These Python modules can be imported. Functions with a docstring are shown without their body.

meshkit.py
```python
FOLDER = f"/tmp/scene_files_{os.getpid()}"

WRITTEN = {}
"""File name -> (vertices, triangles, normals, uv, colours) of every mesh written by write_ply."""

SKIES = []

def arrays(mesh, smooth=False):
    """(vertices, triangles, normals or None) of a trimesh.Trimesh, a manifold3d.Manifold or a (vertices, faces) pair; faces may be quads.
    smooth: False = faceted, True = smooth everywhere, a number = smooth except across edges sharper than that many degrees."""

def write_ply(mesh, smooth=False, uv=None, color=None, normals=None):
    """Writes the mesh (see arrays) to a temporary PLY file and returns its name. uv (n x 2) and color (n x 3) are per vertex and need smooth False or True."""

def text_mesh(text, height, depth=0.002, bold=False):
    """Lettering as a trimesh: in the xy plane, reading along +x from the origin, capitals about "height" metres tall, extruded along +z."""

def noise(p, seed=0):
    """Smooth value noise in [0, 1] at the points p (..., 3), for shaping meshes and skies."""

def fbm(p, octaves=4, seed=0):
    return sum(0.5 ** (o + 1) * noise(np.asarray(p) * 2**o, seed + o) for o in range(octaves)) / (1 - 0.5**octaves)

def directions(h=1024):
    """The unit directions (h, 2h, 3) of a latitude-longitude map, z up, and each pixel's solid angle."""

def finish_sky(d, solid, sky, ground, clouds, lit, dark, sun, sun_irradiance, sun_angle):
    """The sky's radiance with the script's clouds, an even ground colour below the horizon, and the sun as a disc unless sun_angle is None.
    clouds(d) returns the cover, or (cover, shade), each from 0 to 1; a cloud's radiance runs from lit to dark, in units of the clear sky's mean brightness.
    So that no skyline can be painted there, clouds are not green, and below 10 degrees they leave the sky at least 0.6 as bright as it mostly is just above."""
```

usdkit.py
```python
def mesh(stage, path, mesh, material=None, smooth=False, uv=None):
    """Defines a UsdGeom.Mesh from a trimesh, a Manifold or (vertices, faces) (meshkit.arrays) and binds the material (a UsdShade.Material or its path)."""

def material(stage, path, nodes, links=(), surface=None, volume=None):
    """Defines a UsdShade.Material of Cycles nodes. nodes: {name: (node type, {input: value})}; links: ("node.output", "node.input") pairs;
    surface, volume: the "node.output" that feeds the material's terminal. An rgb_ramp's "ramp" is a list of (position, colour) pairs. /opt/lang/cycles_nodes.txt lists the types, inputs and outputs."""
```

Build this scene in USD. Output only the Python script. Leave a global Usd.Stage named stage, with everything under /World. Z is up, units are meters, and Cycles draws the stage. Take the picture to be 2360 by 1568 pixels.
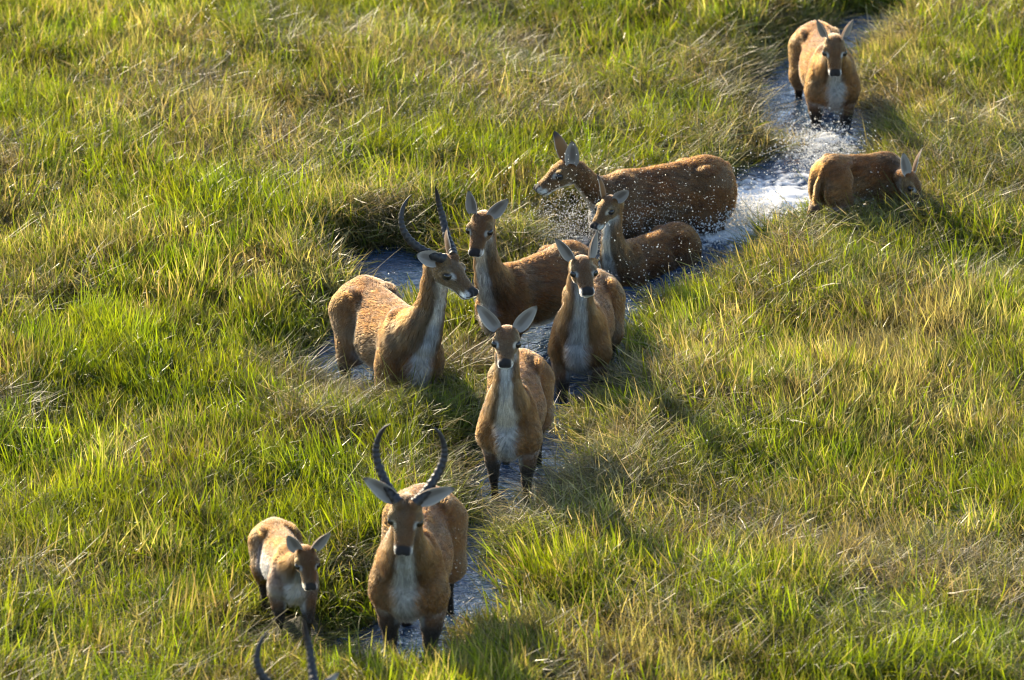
import math
import numpy as np
import trimesh
import usdkit
import meshkit
from pxr import Gf, Sdf, Usd, UsdGeom, UsdLux, UsdShade, Vt

# ------------------------------------------------------------------ stage, camera, sky, sun, exposure
stage = Usd.Stage.CreateInMemory()
UsdGeom.SetStageUpAxis(stage, 'Z')
UsdGeom.SetStageMetersPerUnit(stage, 1.0)
UsdGeom.Xform.Define(stage, '/World')
UsdGeom.Scope.Define(stage, '/World/Looks')

PITCH = math.radians(18.0)          # the picture is taken from low over the marsh with a long lens
DIST = 42.0
FOCAL, APERTURE = 213.6, 36.0
CAM = np.array([0.0, -DIST * math.cos(PITCH), DIST * math.sin(PITCH)])
cam = UsdGeom.Camera.Define(stage, '/World/camera')
cam.CreateHorizontalApertureAttr(APERTURE)
cam.CreateVerticalApertureAttr(APERTURE * 680 / 1024)
cam.CreateFocalLengthAttr(FOCAL)
cam.CreateFStopAttr(2.6)
cam.CreateFocusDistanceAttr(40.5)
cam.CreateClippingRangeAttr(Gf.Vec2f(0.5, 5000.0))
cam.CreateExposureAttr(1.25)
cam.AddTranslateOp().Set(Gf.Vec3d(*CAM))
cam.AddRotateXOp().Set(90.0 - math.degrees(PITCH))

SUN_AZ = math.radians(-31.0)        # clockwise from +y: behind the herd, to the left
SUN_EL = math.radians(24.0)
sky_mat = usdkit.material(stage, '/World/Looks/sky', {
    'sky': ('sky_texture', {'sky_type': 'single_scattering', 'sun_disc': False, 'sun_elevation': SUN_EL, 'sun_rotation': SUN_AZ,
                            'altitude': 900.0, 'air_density': 1.0, 'aerosol_density': 1.2, 'ozone_density': 1.0}),
    'bg': ('background_shader', {'strength': 0.14})}, [('sky.color', 'bg.color')], surface='bg.background')
dome = UsdLux.DomeLight.Define(stage, '/World/sky')
UsdShade.MaterialBindingAPI.Apply(dome.GetPrim()).Bind(sky_mat)
dome.GetPrim().SetCustomDataByKey('kind', 'structure')
sun = UsdLux.DistantLight.Define(stage, '/World/sun')
sun.CreateNormalizeAttr(True) if hasattr(sun, 'CreateNormalizeAttr') else UsdLux.LightAPI(sun).CreateNormalizeAttr(True)
sun.CreateIntensityAttr(1.2)
sun.CreateAngleAttr(0.55)
sun.CreateColorAttr(Gf.Vec3f(1.0, 0.84, 0.60))
TO_SUN = np.array([math.sin(SUN_AZ) * math.cos(SUN_EL), math.cos(SUN_AZ) * math.cos(SUN_EL), math.sin(SUN_EL)])
_z = Gf.Vec3d(*TO_SUN)
_rot = Gf.Rotation(Gf.Vec3d(0, 0, 1), _z)
sun.AddTransformOp().Set(Gf.Matrix4d().SetRotate(_rot))

_F = FOCAL / APERTURE * 2360.0      # pixels of a 2360 x 1568 view of the photograph, used to look up where things stand
_FWD = np.array([0, math.cos(PITCH), -math.sin(PITCH)])
_UP = np.array([0, math.sin(PITCH), math.cos(PITCH)])


def project(p):
    q = np.asarray(p, float) - CAM
    z = q @ _FWD
    return np.stack([1180 + _F * q[..., 0] / z, 784 - _F * (q @ _UP) / z], -1)


def ground_at(px, py, z=0.0):
    d = _FWD * _F + np.array([1.0, 0, 0]) * (px - 1180) + _UP * (784 - py)
    t = (z - CAM[2]) / d[2]
    return CAM + d * t


def tag(prim, label=None, category=None, group=None, kind=None):
    p = prim.GetPrim() if hasattr(prim, 'GetPrim') else prim
    for k, v in (('label', label), ('category', category), ('group', group), ('kind', kind)):
        if v:
            p.SetCustomDataByKey(k, v)
    return p


def sstep(a, b, x):
    t = np.clip((x - a) / (b - a), 0, 1)
    return t * t * (3 - 2 * t)


def mixc(c, d, w):
    return c + (np.asarray(d) - c) * np.asarray(w)[..., None]


def colour_primvar(prim, name, cols, interp='vertex'):
    UsdGeom.PrimvarsAPI(prim).CreatePrimvar(name, Sdf.ValueTypeNames.Color3fArray, interp).Set(Vt.Vec3fArray.FromNumpy(np.asarray(cols, np.float32)))

HAIR = 1.0
GRASS = 1.0

# ------------------------------------------------------------------ the antelopes: a posed skeleton skinned as one smooth surface
def cap_d(p, a, b, ra, rb):
    ba = b - a
    t = np.clip(((p - a) @ ba) / max(ba @ ba, 1e-9), 0, 1)
    return np.linalg.norm(p - a - t[..., None] * ba, axis=-1) - (ra + (rb - ra) * t)


def ell_d(p, c, R, r):
    q = (p - c) @ R
    k0 = np.linalg.norm(q / r, axis=-1)
    k1 = np.linalg.norm(q / (r * r), axis=-1)
    return k0 * (k0 - 1) / np.maximum(k1, 1e-6)


def prim_d(pr, p):
    return cap_d(p, *pr[1:5]) if pr[0] == 'cap' else ell_d(p, *pr[1:4])


def prim_box(pr):
    if pr[0] == 'cap':
        a, b, ra, rb = pr[1:5]
        return np.minimum(a - ra, b - rb), np.maximum(a + ra, b + rb)
    c, R, r = pr[1:4]
    e = np.sqrt(((R * r) ** 2).sum(1))
    return c - e, c + e


def surface_nets(prims, h):
    lo = np.min([prim_box(q)[0] for q in prims], 0) - 4 * h
    hi = np.max([prim_box(q)[1] for q in prims], 0) + 4 * h
    n = np.ceil((hi - lo) / h).astype(int) + 1
    F = np.full(n, 1.0, np.float32)
    for q in prims:
        k = q[-1]
        a, b = prim_box(q)
        i0 = np.maximum(((a - lo - 2 * k - 2 * h) / h).astype(int), 0)
        i1 = np.minimum(((b - lo + 2 * k + 2 * h) / h).astype(int) + 2, n)
        ax = [(lo[j] + h * np.arange(i0[j], i1[j])) for j in range(3)]
        P = np.stack(np.meshgrid(*ax, indexing='ij'), -1)
        d = prim_d(q, P).astype(np.float32)
        s = (slice(i0[0], i1[0]), slice(i0[1], i1[1]), slice(i0[2], i1[2]))
        f = F[s]
        if q[0] == 'sub':
            m = np.maximum(k - np.abs(f + d), 0) / k
            F[s] = np.maximum(f, -d) + m * m * m * k * (1 / 6.0)
            continue
        m = np.maximum(k - np.abs(f - d), 0) / k
        F[s] = np.minimum(f, d) - m * m * m * k * (1 / 6.0)
    S = F < 0
    c = np.zeros(n - 1, np.uint8)
    for dx in (0, 1):
        for dy in (0, 1):
            for dz in (0, 1):
                c += S[dx:n[0] - 1 + dx, dy:n[1] - 1 + dy, dz:n[2] - 1 + dz]
    act = np.argwhere((c > 0) & (c < 8))
    index = np.full(n - 1, -1, np.int64)
    index[tuple(act.T)] = np.arange(len(act))
    acc, cnt = np.zeros((len(act), 3)), np.zeros(len(act))
    corners = [np.array(x) for x in np.ndindex(2, 2, 2)]
    val = {tuple(x): F[tuple((act + x).T)] for x in corners}
    for x in corners:
        for j in range(3):
            if x[j] == 0:
                y = x.copy()
                y[j] = 1
                va, vb = val[tuple(x)], val[tuple(y)]
                hit = (va < 0) != (vb < 0)
                t = np.where(hit, va / np.where(hit, va - vb, 1), 0)
                pt = x + t[:, None] * (y - x)
                acc[hit] += pt[hit]
                cnt[hit] += 1
    V = lo + h * (act + acc / cnt[:, None])
    quads = []
    for j in range(3):
        u, v = (j + 1) % 3, (j + 2) % 3
        sl0 = [slice(1, n[q] - 1) for q in range(3)]
        sl0[j] = slice(0, n[j] - 1)
        sl1 = list(sl0)
        sl1[j] = slice(1, n[j])
        a, b = S[tuple(sl0)], S[tuple(sl1)]
        e = np.argwhere(a != b)
        flip = a[tuple(e.T)]
        off = np.ones(3, int)
        off[j] = 0
        e = e + off
        eu, ev = np.eye(3, dtype=int)[u], np.eye(3, dtype=int)[v]
        q = np.stack([index[tuple((e - eu - ev).T)], index[tuple((e - ev).T)], index[tuple(e.T)], index[tuple((e - eu).T)]], 1)
        q[~flip] = q[~flip][:, ::-1]
        quads.append(q)
    q = np.vstack(quads)
    q = q[(q >= 0).all(1)]
    return V, np.vstack([q[:, [0, 1, 2]], q[:, [0, 2, 3]]])


def rotm(yaw, pitch, roll=0.0):
    """Columns: forward, left, up. pitch is positive upwards."""
    cy, sy, cp, sp = math.cos(yaw), math.sin(yaw), math.cos(pitch), math.sin(pitch)
    f = np.array([cy * cp, sy * cp, sp])
    l = np.array([-sy, cy, 0.0])
    u = np.cross(f, l)
    c, s = math.cos(roll), math.sin(roll)
    return np.stack([f, c * l + s * u, -s * l + c * u], 1)


D2R = math.pi / 180
EYE = np.array([0.070, 0.073, 0.020])


class Pose:
    """Joints of one antelope in its own frame: x forward, y left, z up, hooves at z = 0."""

    def __init__(self, s):
        g = lambda k, d: s.get(k, d)
        self.s = s
        self.male, self.calf = g('male', 0), g('calf', 0)
        self.scale = g('scale', 1.0)
        h = g('heading', 0)
        self.bend = g('bend', 0) * D2R
        ny, ne = (g('neck_heading', h) - h) * D2R, g('neck_up', 55) * D2R
        hy, hp = (g('head_heading', h) - h) * D2R, -g('head_down', 40) * D2R
        L = g('neck_len', 0.50)
        self.n0 = np.array([0.36, 0, 0.77 + g('chest_up', 0)])
        d = np.array([math.cos(ny) * math.cos(ne), math.sin(ny) * math.cos(ne), math.sin(ne)])
        e1 = ne * 0.62
        y1 = ny * 0.7
        d1 = np.array([math.cos(y1) * math.cos(e1), math.sin(y1) * math.cos(e1), math.sin(e1)])
        self.n2 = self.n0 + L * d
        self.n1 = self.n0 + 0.5 * L * d1
        self.HR = rotm(hy, hp, g('head_roll', 0) * D2R)
        self.hs = g('head_scale', 1.10)
        self.H = self.n2 - self.HR @ (np.array([-0.055, 0, -0.03]) * self.hs)
        self.legs = []
        lim = g('legs', {})
        for name, side, front in (('fl', 1, 1), ('fr', -1, 1), ('hl', 1, 0), ('hr', -1, 0)):
            sw, bd = lim.get(name, (0, 0))
            sw, bd = sw * D2R, bd * D2R
            if front:
                J = np.array([[.34, .66], [.27, .50], [.30, .285], [.295, .095], [.335, .02]])
                ys, pv = np.array([.105, .125, .115, .11, .11]), 2
            else:
                J = np.array([[-.43, .74], [-.31, .54], [-.53, .37], [-.50, .095], [-.46, .02]])
                ys, pv = np.array([.09, .135, .115, .11, .11]), 2

            def rot(P, o, a):
                q = P - o
                return o + np.stack([q[:, 0] * math.cos(a) - q[:, 1] * math.sin(a), q[:, 0] * math.sin(a) + q[:, 1] * math.cos(a)], 1)
            J[1:] = rot(J[1:], J[0], sw)
            J[pv + 1:] = rot(J[pv + 1:], J[pv], bd)
            P = np.stack([J[:, 0], side * ys, J[:, 1]], 1)
            if not front and self.bend:
                P = self.bent(P)
            self.legs.append((front, P))

    def bent(self, P):
        """Turns the hind half of the trunk about the loin."""
        P = np.array(P, float)
        a = self.bend * sstep(0.15, -0.55, P[..., 0])
        x, y = P[..., 0] - 0.1, P[..., 1]
        P[..., 0], P[..., 1] = 0.1 + x * np.cos(a) - y * np.sin(a), x * np.sin(a) + y * np.cos(a)
        return P

    def neck(self, t):
        t = np.asarray(t)[..., None]
        return (1 - t) ** 2 * self.n0 + 2 * t * (1 - t) * self.n1 + t * t * self.n2

    def head(self, p):
        return self.H + self.HR @ (np.asarray(p) * self.hs)

    def world(self, p):
        s = self.s
        a = (s.get('heading', 0) - 90) * D2R
        b = s.get('pitch', 0) * D2R
        q = np.asarray(p, float) * self.scale
        q = np.stack([q[..., 0] * math.cos(b) - q[..., 2] * math.sin(b), q[..., 1], q[..., 0] * math.sin(b) + q[..., 2] * math.cos(b)], -1)
        q = np.stack([q[..., 0] * math.cos(a) - q[..., 1] * math.sin(a), q[..., 0] * math.sin(a) + q[..., 1] * math.cos(a), q[..., 2]], -1)
        return q + np.asarray(s['at'])

    def keypoints(self):
        ear = lambda sg: self.head(ear_point(1.0, 0, sg, self.s)[0])
        k = dict(eye_l=self.head(EYE), eye_r=self.head(EYE * [1, -1, 1]), nose=self.head([.235, 0, -.01]), poll=self.head([-.005, 0, .078]), ear_l=ear(1), ear_r=ear(-1),
                 withers=np.array([.30, 0, .93]), rump=self.bent(np.array([-.42, 0, .945])), tail=self.bent(np.array([-.62, 0, .82])), chest=np.array([.52, 0, .62]), brisket=np.array([.36, 0, .46]),
                 belly_l=np.array([-.05, .23, .66]), belly_r=np.array([-.05, -.23, .66]), belly=np.array([-.05, 0, .45]))
        for (f, P), nm in zip(self.legs, ('fl', 'fr', 'hl', 'hr')):
            k['hoof_' + nm], k['knee_' + nm] = P[4], P[2]
        return {n: project(self.world(v)) for n, v in k.items()}

    def prims(self):
        I, out = np.eye(3), {'torso': [], 'neck': [], 'head': [], 'front': [], 'hind': []}
        f = .86 + self.s.get('fat', 0)

        def ell(grp, c, r, k=.05, R=I):
            out[grp].append(('ell', np.array(c, float), R, np.array(r, float), k))

        def cap(grp, a, b, ra, rb, k=.03):
            out[grp].append(('cap', np.array(a, float), np.array(b, float), ra, rb, k))
        bt = self.bent
        Rb = rotm(self.bend, 0)
        Rh = rotm(self.bend * .5, 0)
        cap('torso', [.22, 0, .73], bt([-.30, 0, .74]), .168, .166, .09)
        ell('torso', bt([-.08, 0, .655]), [.36, .225 * f, .215], .08, Rh)
        ell('torso', [.28, 0, .70], [.24, .152, .25], .08)
        ell('torso', [.38, 0, .63], [.17, .115, .17], .08)
        cap('torso', [.30, 0, .86], bt([-.38, 0, .85]), .085, .095, .09)
        ell('torso', bt([-.42, 0, .775]), [.22, .152, .18], .08, Rb)
        cap('torso', [.30, .075, .80], [.33, .12, .60], .075, .10, .08)
        cap('torso', [.30, -.075, .80], [.33, -.12, .60], .075, .10, .08)
        for sg in (1, -1):
            ell('torso', bt([-.45, sg * .10, .68]), [.17, .080, .22], .07, Rb)
        for sg in (1, -1):
            ell('torso', bt([-.33, sg * .125, .885]), [.075, .040, .040], .05, Rb)
            cap('torso', [.27, sg * .075, .90], [.38, sg * .135, .66], .040, .055, .05)
            out['torso'].append(('sub', bt([-.255, sg * (.262 * f + .01), .74]), Rh, np.array([.12, .085, .15]), .09))
            out['torso'].append(('sub', np.array([.175, sg * .262, .80]), I, np.array([.055, .08, .20]), .07))
            out['torso'].append(('sub', np.array([.50, sg * .215, .86]), I, np.array([.07, .10, .12]), .06))
        cap('torso', bt([-.60, 0, .86]), bt([-.665, 0, .70]), .028, .022, .03)
        cap('torso', bt([-.665, 0, .70]), bt([-.67, 0, .52]), .024, .016, .02)
        nt = self.s.get('neck_thick', 1.0)
        ts = np.linspace(0, 1, 7)
        N = self.neck(ts)
        R = np.interp(ts, [0, .25, .6, 1.0], [.155, .110, .069, .064]) * nt
        for i in range(6):
            cap('neck', N[i], N[i + 1], R[i], R[i + 1], .07 if i < 2 else .04)
        hd, hs = self.head, self.hs

        def hell(c, r, k=.02):
            ell('head', hd(c), np.array(r) * hs, k * hs, self.HR)

        def hcap(a, b, ra, rb, k=.02):
            cap('head', hd(a), hd(b), ra * hs, rb * hs, k * hs)
        w = 1.06 if self.male else 1.0
        hell([0, 0, .005], [.085, .074 * w, .076], .03)
        hell([.055, 0, .028], [.06, .056 * w, .042], .03)
        hcap([.05, .008, .010], [.20, .010, -.014], .050, .033, .03)
        hcap([.05, -.008, .010], [.20, -.010, -.014], .050, .033, .03)
        hcap([-.01, 0, -.045], [.185, 0, -.040], .046, .026, .03)
        for sg in (1, -1):
            hell([.030, sg * .036, -.026], [.062, .034, .050], .025)
            hell([.050, sg * .060 * w, .014], [.040, .026, .032], .02)
            hell([.054, sg * .064 * w, .040], [.030, .020, .014], .015)
            hell([.222, sg * .021, -.006], [.024, .023, .023], .012)
            hell([.185, sg * .023, -.036], [.038, .022, .022], .015)
            if self.male:
                hell([.005, sg * .036, .072], [.03, .026, .03], .02)
        hell([.180, 0, -.058], [.030, .026, .018], .012)
        lk = 1.0 + .12 * self.male + .22 * self.calf
        for front, P in self.legs:
            if front:
                rr = np.array([.095, .064, .036, .025, .032]) * lk
            else:
                rr = np.array([.14, .092, .040, .025, .032]) * lk
            rr[0] = min(rr[0], .16)
            g = 'front' if front else 'hind'
            for i in range(4):
                m = P[i] * .5 + P[i + 1] * .5
                if i == 1:                     # muscle of the upper leg, then a slim cannon
                    rm = rr[1] * .62 + rr[2] * .38
                    cap(g, P[1], m, rr[1], rm, .06)
                    cap(g, m, P[2], rm, rr[2] * .92, .02)
                elif i == 2:
                    cap(g, P[2], m, rr[2], rr[3] * .86, .018)
                    cap(g, m, P[3], rr[3] * .86, rr[3], .012)
                else:
                    cap(g, P[i], P[i + 1], rr[i], rr[i + 1], .07 if i == 0 else .012)
        return out


def ear_point(u, v, sg, s):
    """Point and normal side of an ear in the head's frame; u runs from root to tip, v across from -1 to 1."""
    L = s.get('ear_len', .208)
    out, back = s.get('ear_out', 40) * D2R, s.get('ear_back', 25) * D2R
    if 'ears' in s:
        out, back = (x * D2R for x in s['ears'][0 if sg > 0 else 1])
    u, v = np.asarray(u, float), np.asarray(v, float)
    root = np.array([-.045, sg * .052, .045])
    ax = np.array([-math.sin(back) * math.cos(out), sg * math.sin(out), math.cos(out) * math.cos(back)])
    open_ = np.array([.80, sg * (s['ear_turns'][0 if sg > 0 else 1] if 'ear_turns' in s else s.get('ear_turn', .45)), .40])                  # the way the cup faces
    open_ = open_ - ax * (open_ @ ax)
    open_ /= np.linalg.norm(open_)
    side = np.cross(ax, open_)
    w = .051 * np.power(np.clip(np.sin(np.pi * np.clip(u * .93 + .07, 0, 1) ** .90), 0, 1), .56) * (1 - .08 * u) + .004 * (1 - u)
    ang = v * 1.12 * (1.25 - .55 * u)
    p = root + ax * (u * L)[..., None] + side * (w * np.sin(ang) / 1.0)[..., None] + open_ * (w * (1 - np.cos(ang)) * .95 - .012 * np.sin(u * 3) + .02 * u * u)[..., None]
    return (p[None] if p.ndim == 1 else p).reshape(-1, 3)


def ear_mesh(pose, sg):
    nu, nv = 15, 11
    U, V = np.meshgrid(np.linspace(0, 1, nu), np.linspace(-1, 1, nv), indexing='ij')
    A = ear_point(U.ravel(), V.ravel(), sg, pose.s)
    G = A.reshape(nu, nv, 3)
    nrm = np.cross(np.gradient(G, axis=0), np.gradient(G, axis=1)).reshape(-1, 3)
    nrm /= np.linalg.norm(nrm, axis=1, keepdims=True) + 1e-9
    probe = ear_point(np.array([.5]), np.array([0.]), sg, pose.s)[0]
    rim = (ear_point(np.array([.5]), np.array([1.]), sg, pose.s)[0] + ear_point(np.array([.5]), np.array([-1.]), sg, pose.s)[0]) / 2
    if (nrm[(nu // 2) * nv + nv // 2] @ (rim - probe)) < 0:
        nrm = -nrm
    th = (.0045 * (1 - np.abs(V) ** 4) * (1 - U ** 6) + .001).ravel()[:, None]
    inner, outer = A + nrm * th * .5, A - nrm * th * .5
    i, j = np.meshgrid(np.arange(nu - 1), np.arange(nv - 1), indexing='ij')
    q = np.stack([i * nv + j, (i + 1) * nv + j, (i + 1) * nv + j + 1, i * nv + j + 1], -1).reshape(-1, 4)
    n = nu * nv
    edge = np.concatenate([np.arange(nv - 1, -1, -1), np.arange(nu) * nv, (nu - 1) * nv + np.arange(nv), np.arange(nu - 1, -1, -1) * nv + nv - 1])
    keep = np.concatenate([[True], np.diff(edge) != 0])
    edge = edge[keep]
    e2 = np.roll(edge, -1)
    rimq = np.stack([edge, e2, e2 + n, edge + n], 1)
    quads = np.vstack([q, q[:, ::-1] + n, rimq])
    F = np.vstack([quads[:, [0, 1, 2]], quads[:, [0, 2, 3]]])
    P = np.vstack([inner, outer])
    tri = trimesh.Trimesh(P, F, process=False)
    if np.einsum('ij,ij->i', tri.face_normals[:len(q)], nrm[F[:len(q), 0]]).mean() < 0:
        F = F[:, ::-1]
    u, v = np.tile(U.ravel(), 2), np.tile(np.abs(V.ravel()), 2)
    isin = np.concatenate([np.ones(n), np.zeros(n)])
    col = np.where(isin[:, None] > .5, np.array([.25, .232, .215]), np.array([.17, .085, .028]))
    col = mixc(col, [.10, .085, .075], isin * sstep(.72, .15, v) * sstep(.0, .2, u) * sstep(.92, .55, u) * (.88 - .45 * (np.abs(v - .42) < .09)))
    col = mixc(col, [.03, .022, .018], (1 - isin) * sstep(.66, .9, u) + isin * sstep(.86, .97, u) * .8)
    col = mixc(col, [.55, .48, .38], sstep(.78, .97, v) * sstep(.02, .2, u) * sstep(.95, .8, u) * .75)
    return pose.H + (P * pose.hs) @ pose.HR.T, F, col * .75


def horn_mesh(pose, sg):
    n, sides = 96, 16
    t = np.linspace(0, 1, n)
    hs = pose.hs
    K = .79 * pose.s.get('horn_size', 1.0)
    # lyre: back and outwards from the crown, then up, the tips forward and in
    ctrl = np.array([[-.005, .034, .075], [-.085, .110, .120], [-.180, .175, .195], [-.240, .215, .295], [-.265, .210, .390], [-.258, .180, .480], [-.230, .128, .550]])
    ra = -.50
    ctrl[1:, [0, 2]] = ctrl[0, [0, 2]] + (ctrl[1:, [0, 2]] - ctrl[0, [0, 2]]) @ np.array([[math.cos(ra), math.sin(ra)], [-math.sin(ra), math.cos(ra)]]).T @ np.array([[1, 0], [0, 1]])
    ctrl[1:] = ctrl[0] + (ctrl[1:] - ctrl[0]) * K * np.array([1, pose.s.get('horn_out', 1.0), 1])
    s = np.linspace(0, 1, len(ctrl))
    from scipy.interpolate import CubicSpline
    C = CubicSpline(s, ctrl)(t) * [1, sg, 1]
    T = np.gradient(C, axis=0)
    T /= np.linalg.norm(T, axis=1, keepdims=True)
    a = np.cross(T, [0, 1.0, 0])
    a /= np.linalg.norm(a, axis=1, keepdims=True)
    b = np.cross(T, a)
    r = np.interp(t, [0, .1, .45, .8, 1], [.030, .028, .022, .0125, .002])
    ring = np.sin(t * 2 * np.pi * 17)
    r = r * (1 + .12 * np.clip(ring, -.4, 1) * sstep(.82, .62, t) * sstep(0, .03, t))
    th = np.arange(sides) * 2 * np.pi / sides
    V = C[:, None] + r[:, None, None] * (np.cos(th)[None, :, None] * a[:, None] + .9 * np.sin(th)[None, :, None] * b[:, None])
    i, j = np.meshgrid(np.arange(n - 1), np.arange(sides), indexing='ij')
    q = np.stack([i * sides + j, i * sides + (j + 1) % sides, (i + 1) * sides + (j + 1) % sides, (i + 1) * sides + j], -1).reshape(-1, 4)
    F = np.vstack([q[:, [0, 1, 2]], q[:, [0, 2, 3]]])
    tip = np.array([[(n - 1) * sides + k, (n - 1) * sides + (k + 1) % sides, n * sides] for k in range(sides)])
    V = np.vstack([V.reshape(-1, 3), C[-1:] + T[-1:] * .006])
    F = np.vstack([F, tip])
    m = trimesh.Trimesh(V, F, process=False)
    if m.volume < 0:
        F = F[:, ::-1]
    return pose.H + (V * hs) @ pose.HR.T, F


def coat(pose, V, prims, seed):
    """Colour, hair direction and hair length of the coat at the points V."""
    dist = {g: np.min([prim_d(q, V) for q in L if q[0] != 'sub'], 0) for g, L in prims.items()}
    G = list(dist)
    W = np.exp(-np.clip(np.stack([dist[g] for g in G], 1) - np.min([dist[g] for g in G], 0)[:, None], 0, 1) / .018)
    W /= W.sum(1, keepdims=True)
    w = {g: W[:, i] for i, g in enumerate(G)}
    male, calf = pose.male, pose.calf
    nz = meshkit.fbm(V * 9, 3, seed)
    nf = meshkit.fbm(V * [30, 60, 30], 2, seed + 7)
    chestnut, golden, fawn = np.array([.235, .092, .022]), np.array([.29, .130, .036]), np.array([.28, .170, .078])
    white, dark = np.array([1.15, 1.36, 1.85]), np.array([.020, .015, .012])
    tone = pose.s.get('tone', 0.0)
    chestnut = chestnut * (1 + tone)
    golden = golden * (1 + tone)
    x, y, z = V.T
    one = np.ones(len(V))
    # trunk
    u = z + (nz - .5) * .10
    t = np.outer(one, golden)
    t = mixc(t, chestnut, sstep(.62, .84, u))
    t = mixc(t, fawn, sstep(.70, .54, u) * pose.s.get('grey', .5))
    t = mixc(t, white, sstep(.55, .46, u + .05 * sstep(.2, .5, np.abs(x))))
    t = mixc(t, [.17, .068, .018], sstep(.09, .0, np.abs(y)) * sstep(.84, .92, z) * .5)
    bib = sstep(.075, .035, np.abs(y) + (nf - .5) * .05) * sstep(.36, .46, x) * sstep(.95, .8, z)
    t = mixc(t, white * .45, bib * .85)
    t = mixc(t, white * .8, sstep(-.60, -.64, x) * sstep(.75, .6, z) * .4)
    # neck: pale stripe down the throat with dark streaks on either side of it
    ts = np.linspace(0, 1, 24)
    N = pose.neck(ts)
    k = np.argmin(((V[:, None] - N[None]) ** 2).sum(-1), 1)
    T = np.gradient(N, axis=0)
    T /= np.linalg.norm(T, axis=1, keepdims=True)
    left = pose.HR[:, 1] * ts[:, None] + np.array([0, 1.0, 0]) * (1 - ts[:, None])
    left -= T * (left * T).sum(1, keepdims=True)
    left /= np.linalg.norm(left, axis=1, keepdims=True)
    fr = np.cross(left, T)                   # the throat side
    rel = V - N[k]
    phi = np.arctan2(np.abs((rel * left[k]).sum(1)), (rel * fr[k]).sum(1)) / D2R + (nf - .5) * 26
    c = np.outer(one, golden)
    c = mixc(c, chestnut, sstep(110, 160, phi))
    c = mixc(c, fawn * .92, sstep(110, 60, phi) * (.75 if male else .55))
    c = mixc(c, [.10, .060, .030], sstep(20, 32, phi) * sstep(62, 40, phi) * .85 * sstep(.30, .55, nf))
    c = mixc(c, white * .60, sstep(33, 19, phi))
    # head
    Q = (V - pose.H) @ pose.HR / pose.hs
    hx, hy, hz = Q.T
    crown, cheek = np.array([.17, .080, .028]), np.array([.27, .175, .090])
    hcol = np.outer(one, cheek)
    topness = sstep(-.005, .035, hz + .12 * np.clip(hx, 0, .25)) * sstep(.062, .035, np.abs(hy) - .03 * sstep(0, -.05, hx))
    hcol = mixc(hcol, crown * 1.05, topness)
    hcol = mixc(hcol, [.16, .085, .035], topness * sstep(.06, .13, hx) * .6)
    hcol = mixc(hcol, [.28, .115, .03], sstep(.03, -.06, hx) * sstep(.02, .06, hz) * .8)
    Qs = np.stack([hx, np.abs(hy), hz], 1)
    de = np.linalg.norm(Qs - EYE, axis=1)
    dw = np.linalg.norm((Qs - EYE - [.024, -.012, .010]) * [.75, 1, 1.2], axis=1)
    hcol = mixc(hcol, white * .8, sstep(.030, .012, dw) * .75)
    hcol = mixc(hcol, dark, sstep(.029, .024, de))
    hcol = mixc(hcol, white * 1.2, sstep(.165, .195, hx) * sstep(-.008, -.024, hz))
    hcol = mixc(hcol, white, sstep(.190, .208, hx) * sstep(.030, .040, np.abs(hy)) * .5)
    hcol = mixc(hcol, white * 1.2, sstep(-.05, -.068, hz) * sstep(.0, .06, hx))
    pad = sstep(.205, .213, hx + .3 * np.clip(hz, -.02, .03)) * sstep(-.030, -.024, hz + .25 * np.abs(hy)) * sstep(.040, .034, np.abs(hy))
    hcol = mixc(hcol, dark * .8, pad)
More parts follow.
